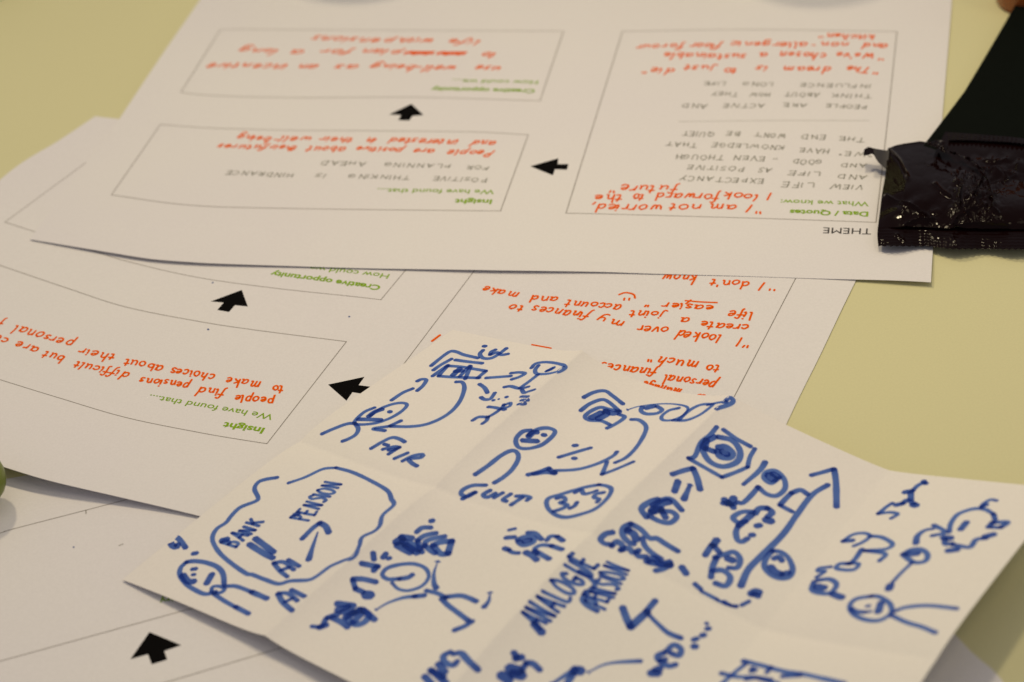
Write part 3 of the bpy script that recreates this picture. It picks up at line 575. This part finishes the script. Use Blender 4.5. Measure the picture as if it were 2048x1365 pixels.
# --- second row, third panel
dword('ANALOGUE', (275, 1015), (685, 565), F_, 6.2, 1.15, 'word ANALOGUE in blue marker', slant=-.15)
ink('ink_blob', F_, ['w2 235,970 285,1025'])
dword('PENSION', (705, 875), (900, 600), F_, 5.6, 1.0, 'word PENSION beside ANALOGUE', slant=-.15)
ink('ink_blob', F_, ['w1.1 540,610 600,640 648,700 600,750 562,800 600,845 665,880'])
ink('tick_drawing', F_, ['w1.7 838,858 860,920 890,985', 'w1.9 890,990 950,935 1005,885', 'w1.5 1000,880 1060,810', 'w1.3 t-.3 1010,900 1080,970 1150,1030 1235,1065'])
ink('dots_drawing', F_, ['w1.5 1320,1122 1338,1122', 'w1.2 1320,1078 1345,1068', 'w1.3 1378,1048 1395,1042', 'w1.2 1412,1002 1428,998', 'w.9 1408,965 1414,965'])
ink('lettering', F_, ['w1.3 1120,1165 1075,1185 1085,1215 1130,1210', 'w1.3 1090,1222 1150,1255 1200,1245', 'w1.3 1135,1155 1185,1112 1235,1140 1222,1185 1165,1168', 'w2 1030,1303 1080,1305', 'w1.8 1060,1285 1092,1272'], 'letters ED')
ink('arms_drawing', F_, ['t-.7 610,1295 700,1250 800,1230 960,1222', 'w1.4 t-.5 360,1375 450,1318 520,1280', 'w2.6 510,1285 550,1288', 'w1.4 500,1310 440,1400'])
ink('lettering', F_, ['w1.5 95,1165 118,1200', 'w1.7 105,1205 150,1195', 'w1.4 180,1235 225,1240 272,1282', 'w3 70,1275 125,1290', 'w2.6 90,1310 150,1320', 'w2.5 10,1320 60,1350', 'w1.2 175,1240 150,1290'])
ink('lettering', E_, ['w1.5 1025,1160 980,1185 990,1230 1050,1250 1072,1222', 'w1.5 1050,1172 1100,1168 1150,1220 1215,1280', 'w1.6 890,1280 940,1320 1000,1375', 'w1.7 945,1240 990,1300', 'w1.6 900,1290 980,1335', 'w1.6 850,1325 900,1380'], 'letters ING cut off by the edge of the view')
ink('drum_drawing', G_, ['w1.2 130,1220 250,1250 400,1290 560,1315 820,1375', '150,1240 60,1310 -30,1390', '-20,1305 100,1330 200,1330 320,1350', 'w1.2 190,1270 215,1285 185,1290', '320,1262 292,1300', 'w1.3 400,1325 520,1318', '240,1340 370,1375', '150,1345 220,1335'])

# ================================================================== black folder (right, under the wrapper)
M_FOLDER = plain('matt_black_card', (.004, .0055, .004), .9, .05)
fp = [(2070, -60), (2034, 3), (1997, 67), (1960, 130), (1929, 182), (1890, 234), (1850, 286), (1834, 312), (2350, 345), (2400, -60)]
FPt = [at(x, y, 4.6) for x, y in fp]
p = FPt[6]
fo = thing('black_folder', 'matt black folder at the right edge, half under the shiny black wrapper', 'folder', (p.x, p.y, 0))
def slab(name, pts, z0, z1, material, parent, inset=0):
    n = len(pts); c = sum((Vector((q.x, q.y, 0)) for q in pts), Vector()) / n
    P = [Vector((q.x, q.y, 0)) + (c - Vector((q.x, q.y, 0))).normalized() * inset for q in pts]
    V = [(q.x, q.y, z0) for q in P] + [(q.x, q.y, z1) for q in P]
    F = [tuple(range(n)), tuple(range(2 * n - 1, n - 1, -1))] + [(i, i + n, (i + 1) % n + n, (i + 1) % n) for i in range(n)]
    o = new_mesh(name, V, F, material, parent)
    b = o.modifiers.new('edge', 'BEVEL'); b.width = .003; b.segments = 2
    import bmesh
    bm = bmesh.new(); bm.from_mesh(o.data); bmesh.ops.recalc_face_normals(bm, faces=bm.faces); bm.to_mesh(o.data); bm.free()
    return o
slab('cover', FPt, 4.0, 4.6, M_FOLDER, fo)
slab('cover', FPt, 2.3, 2.8, M_FOLDER, fo)
slab('pages', FPt, 2.85, 3.95, plain('dark_grey_pages', (.03, .03, .03), .9, .1), fo, inset=1.5)

# ================================================================== shiny black wrapper
def foil_mat():
    x, nt, b = mat('shiny_black_foil'); setp(b, (.006, .0018, .0018), .085, .5); b.inputs['IOR'].default_value = 1.19
    b.inputs['Coat Weight'].default_value = 0; b.inputs['Coat Roughness'].default_value = .07
    N, L = nt.nodes, nt.links
    tc = N.new('ShaderNodeTexCoord'); n = N.new('ShaderNodeTexNoise'); n.inputs['Scale'].default_value = 7; n.inputs['Detail'].default_value = 5
    n.inputs['Distortion'].default_value = .8
    L.new(tc.outputs['Object'], n.inputs['Vector'])
    bp = N.new('ShaderNodeBump'); bp.inputs['Strength'].default_value = .08; bp.inputs['Distance'].default_value = .02
    L.new(n.outputs['Fac'], bp.inputs['Height']); L.new(bp.outputs['Normal'], b.inputs['Normal']); L.new(bp.outputs['Normal'], b.inputs['Coat Normal'])
    return x
M_FOIL = foil_mat()
M_INSIDE = plain('grey_foil_inside', (.06, .055, .052), .4, .3)
WZ = (1698, 200, 350 / 1435)
def wz(x, y, z): return at(WZ[0] + x * WZ[2], WZ[1] + y * WZ[2], z)
wp = wz(800, 800, 0)
wr = thing('foil_wrapper', 'torn shiny black snack wrapper with zigzag edge, lying on the top sheet', 'wrapper', (wp.x, wp.y, 0))
def vor(x, y, s, seed):
    """faceted crumple height 0..1"""
    d = noise.voronoi(Vector((x * s, y * s, seed)))[0]
    return d[1] - d[0]
def patch(name, near, far, left, right, zf, n, mth, material=M_FOIL, crumple=None, smooth=True):
    """near/far: left->right points in the wrapper enlargement, zf(u,v) height mm"""
    def C(pl, k): return resample(catmull([Vector((x, y, 0)) for x, y in pl], 12), k)
    B, T, Lc, R = C(near, n), C(far, n), C(left, mth), C(right, mth)
    V = []
    for j in range(mth):
        v = j / (mth - 1)
        for i in range(n):
            u = i / (n - 1)
            q = B[i] * (1 - v) + T[i] * v + Lc[j] * (1 - u) + R[j] * u - (B[0] * (1 - u) * (1 - v) + B[-1] * u * (1 - v) + T[0] * (1 - u) * v + T[-1] * u * v)
            z = zf(u, v); p = wz(q.x, q.y, z)
            if crumple: p = p + Vector((0, 0, crumple(q.x, q.y)))
            V.append(p)
    F = [(j * n + i, j * n + i + 1, (j + 1) * n + i + 1, (j + 1) * n + i) for j in range(mth - 1) for i in range(n - 1)]
    o = new_mesh(name, V, F, material, wr, smooth); solid(o, .08); return o
def g2(x, y, cx, cy, sx, sy): return math.exp(-.5 * (((x - cx) / sx) ** 2 + ((y - cy) / sy) ** 2))
RIDGES = [parse(q) for q in ('880,680 920,720 905,820 903,890', '1092,665 1045,760 1010,800 960,815', '960,890 1000,855 1045,835 1060,790', '850,1040 890,975 1000,925 1120,890',
    '1035,530 1105,600 1150,720 1180,830 1172,900 1222,938', '390,1115 455,1168', '585,915 600,1000 640,1018', '850,1135 880,1190', '1110,500 1200,520 1290,495', '1390,515 1372,630 1300,668 1250,610 1190,570',
    '1100,600 1200,570 1350,625', '300,800 420,850 560,900 640,960', '470,1035 560,1000 700,990', '870,1060 1000,1030 1300,1040', '700,700 760,760 830,800', '1140,820 1200,790', '330,420 420,520 480,640')]
def ridge(x, y):
    t = 0
    for R in RIDGES:
        for (ax_, ay), (bx, by) in zip(R, R[1:]):
            dx, dy = bx - ax_, by - ay; f = max(0, min(1, ((x - ax_) * dx + (y - ay) * dy) / (dx * dx + dy * dy)))
            d2 = (x - ax_ - f * dx) ** 2 + (y - ay - f * dy) ** 2
            if d2 < 1600: t = max(t, math.exp(-math.sqrt(d2) / 11))
    return t
def crum(x, y):
    a = 1.9 * g2(x, y, 1000, 830, 95, 150) + 1.5 * g2(x, y, 1240, 570, 130, 75) + .8 * g2(x, y, 1160, 800, 60, 120) + .7 * g2(x, y, 880, 1150, 60, 80) + .45 * g2(x, y, 620, 950, 90, 70) + .10
    k = (vor(x, y, .0095, 1.3) + .30 * vor(x + 40, y, .021, 5.1)) * a * 1.45
    k += .30 * noise.noise(Vector((x * .004, y * .006, 3)))
    k += 1.35 * ridge(x, y)
    k += .5 * g2(x, y, 500, 880, 190, 70) * math.sin((x * .5 + y) * .035)
    return k
# upper right layer, behind
patch('rear_panel', [(640, 700), (1000, 720), (1435, 700), (1750, 720)], [(790, 262), (1100, 285), (1435, 320), (1750, 400)], [(640, 700), (700, 450), (790, 262)], [(1750, 720), (1750, 400)],
      lambda u, v: 5.6 + .8 * math.sin(u * 7) * (1 - v), 110, 60, crumple=lambda x, y: .6 * crum(x, y))
patch('rear_seal', [(815, 330), (1100, 335), (1435, 360), (1750, 430)], [(820, 266), (1100, 288), (1435, 318), (1750, 400)], [(815, 330), (820, 266)], [(1750, 430), (1750, 400)],
      lambda u, v: 6.7 + .25 * math.sin(u * 160), 160, 10)
# main pouch
patch('pouch', [(236, 1052), (600, 1045), (850, 1060), (1435, 1060), (1750, 1080)],
      [(318, 405), (400, 368), (520, 350), (615, 346), (760, 400), (870, 440), (1000, 498), (1110, 600), (1435, 640), (1750, 660)],
      [(236, 1052), (270, 780), (300, 600), (318, 405)], [(1750, 1080), (1750, 660)],
      lambda u, v: 3.4 + 5.2 * math.sin(math.pi * min(1, v * .9 + .12)) * min(1, .25 + u * 6) * .8 + .8 * v, 300, 150, crumple=crum)
# bottom crimped band with a zigzag cut
zig = []
N_ = 60
for i in range(N_):
    x = 240 + (1750 - 240) * i / (N_ - 1) * 1.0
    zig.append((x, (1203 if x < 640 else 1203 + min(20, (x - 640) * .09)) - (9 if i % 2 else 0)))
patch('crimped_seal', zig, [(236, 1045), (600, 1040), (850, 1055), (1435, 1055), (1750, 1075)], [(240, 1203), (232, 1120), (236, 1045)], [(1750, 1223), (1750, 1075)],
      lambda u, v: 3.0 + 1.3 * v + .05 * math.sin(v * 40) + .7 * math.sin(u * 19) * (1 - v), 300, 26, crumple=lambda x, y: .5 * crum(x, y))
# torn flap at the left and torn rim
patch('torn_flap', [(120, 455), (190, 440), (240, 505), (312, 572)], [(128, 405), (165, 386), (230, 400), (330, 415)], [(120, 455), (118, 430), (128, 405)], [(312, 572), (322, 490), (330, 415)],
      lambda u, v: 5.5 + 1.2 * math.sin(u * 5) + 1.0 * v, 40, 14, crumple=lambda x, y: .25 * crum(x, y) - .2, material=M_INSIDE)
patch('flap_tip', [(118, 456), (160, 452), (196, 436)], [(124, 408), (163, 386), (205, 408)], [(118, 456), (124, 408)], [(196, 436), (205, 408)], lambda u, v: 7.4 + .5 * u, 12, 8)
patch('torn_rim', [(640, 368), (720, 400), (760, 428), (830, 440), (985, 505), (1105, 606)], [(640, 350), (690, 338), (770, 338), (830, 420), (990, 485), (1118, 592)], [(640, 368), (640, 350)], [(1105, 606), (1118, 592)],
      lambda u, v: 9.0 + .9 * math.sin(u * 30) * v, 120, 10, crumple=lambda x, y: 1.1 * vor(x, y, .03, 2.0))

# ================================================================== things cut off by the frame
def lathe(name, prof, material, parent, cx, cy, seg=64, smooth=True):
    V = []; n = len(prof)
    for i in range(seg):
        a = 2 * math.pi * i / seg
        for r, z in prof: V.append((cx + r * math.cos(a), cy + r * math.sin(a), z))
    F = []
    for i in range(seg):
        for j in range(n - 1):
            a, b = i * n + j, ((i + 1) % seg) * n + j
            F.append((a, b, b + 1, a + 1))
    return new_mesh(name, V, F, material, parent, smooth)
def cup(name, label, cx, cy, z0, rb, rt_, h, material, cat='cup', band=None):
    t = thing(name, label, cat, (cx, cy, z0))
    prof = [(0.01, z0 + .3), (rb - 3, z0 + .3), (rb - 1, z0), (rb, z0 + 2.5), (rb + (rt_ - rb) * .4, z0 + h * .4), (rt_, z0 + h), (rt_ - 1.2, z0 + h + .8), (rt_ - 2.6, z0 + h), (rb - 3, z0 + 5), (.01, z0 + 4)]
    lathe('body', prof, material, t, cx, cy)
    if band:
        hz, bm_ = band; k = lambda z: rb + (rt_ - rb) * z / h + .5
        lathe('band', [(k(hz[0]), z0 + hz[0]), (k(hz[1]), z0 + hz[1])], bm_, t, cx, cy)
    return t
q = at(2056, 4)
cup('brown_cup', 'glossy brown cup at the top right corner beside the black folder', q.x, q.y, 0, 12, 15, 36, plain('brown_glaze', (.30, .085, .022), .2, .5), band=((14, 22), plain('dark_green_glaze', (.02, .03, .01), .3, .5)))
q = at(-60, -46)
cup('black_bowl', 'low black bowl just showing at the top left corner of the view', q.x, q.y, 0, 21, 24, 20, plain('black_glaze', (.008, .010, .010), .25, .5), 'bowl')
def glass():
    x, nt, b = mat('greenish_glass'); setp(b, (.80, .88, .80), .04); b.inputs['Transmission Weight'].default_value = 1; b.inputs['IOR'].default_value = 1.45
    return x
M_GL = glass()
q = at(625, -122, 1.0)
cup('glass_tumbler', 'clear glass tumbler at the top edge, above the left box of the top sheet', q.x, q.y, 1.0, 24, 31, 90, M_GL, 'glass')
q = at(1430, -124, 1.0)
cup('glass_tumbler', 'clear glass tumbler at the top edge, above the right box of the top sheet', q.x, q.y, 1.0, 24, 31, 90, M_GL, 'glass')
# green marker at the left edge
c = at(-12, 954, 10)
ax = Vector((-1, -.12, .06)).normalized()
mk = thing('green_marker', 'rounded end of a yellow green marker pen entering the view at the left edge', 'marker pen', (c.x - 60, c.y, 0))
def tube(name, prof, material):
    """prof: (distance along axis, radius)"""
    sx = ax.cross(Vector((0, 0, 1))).normalized(); sy = sx.cross(ax); V = []; n = len(prof); seg = 40
    for i in range(seg):
        a = 2 * math.pi * i / seg
        for d, r in prof: V.append(c + ax * d + (sx * math.cos(a) + sy * math.sin(a)) * r)
    F = [(i * n + j, i * n + j + 1, ((i + 1) % seg) * n + j + 1, ((i + 1) % seg) * n + j) for i in range(seg) for j in range(n - 1)]
    return new_mesh(name, V, F, material, mk, True)
tube('end_cap', [(-3.2, .01), (-2.9, 2.5), (-2, 4.6), (-.2, 6.6), (2.5, 8.0), (7, 8.6), (26, 8.8), (26.5, 8.2)], plain('green_plastic', (.17, .21, .03), .4, .3))
tube('barrel', [(26.5, 8.2), (27, 8.3), (118, 8.3), (120, 7.5), (121, .01)], plain('dark_green_plastic', (.05, .12, .03), .4, .4))

for o in ROOTS:
    del o['_o']
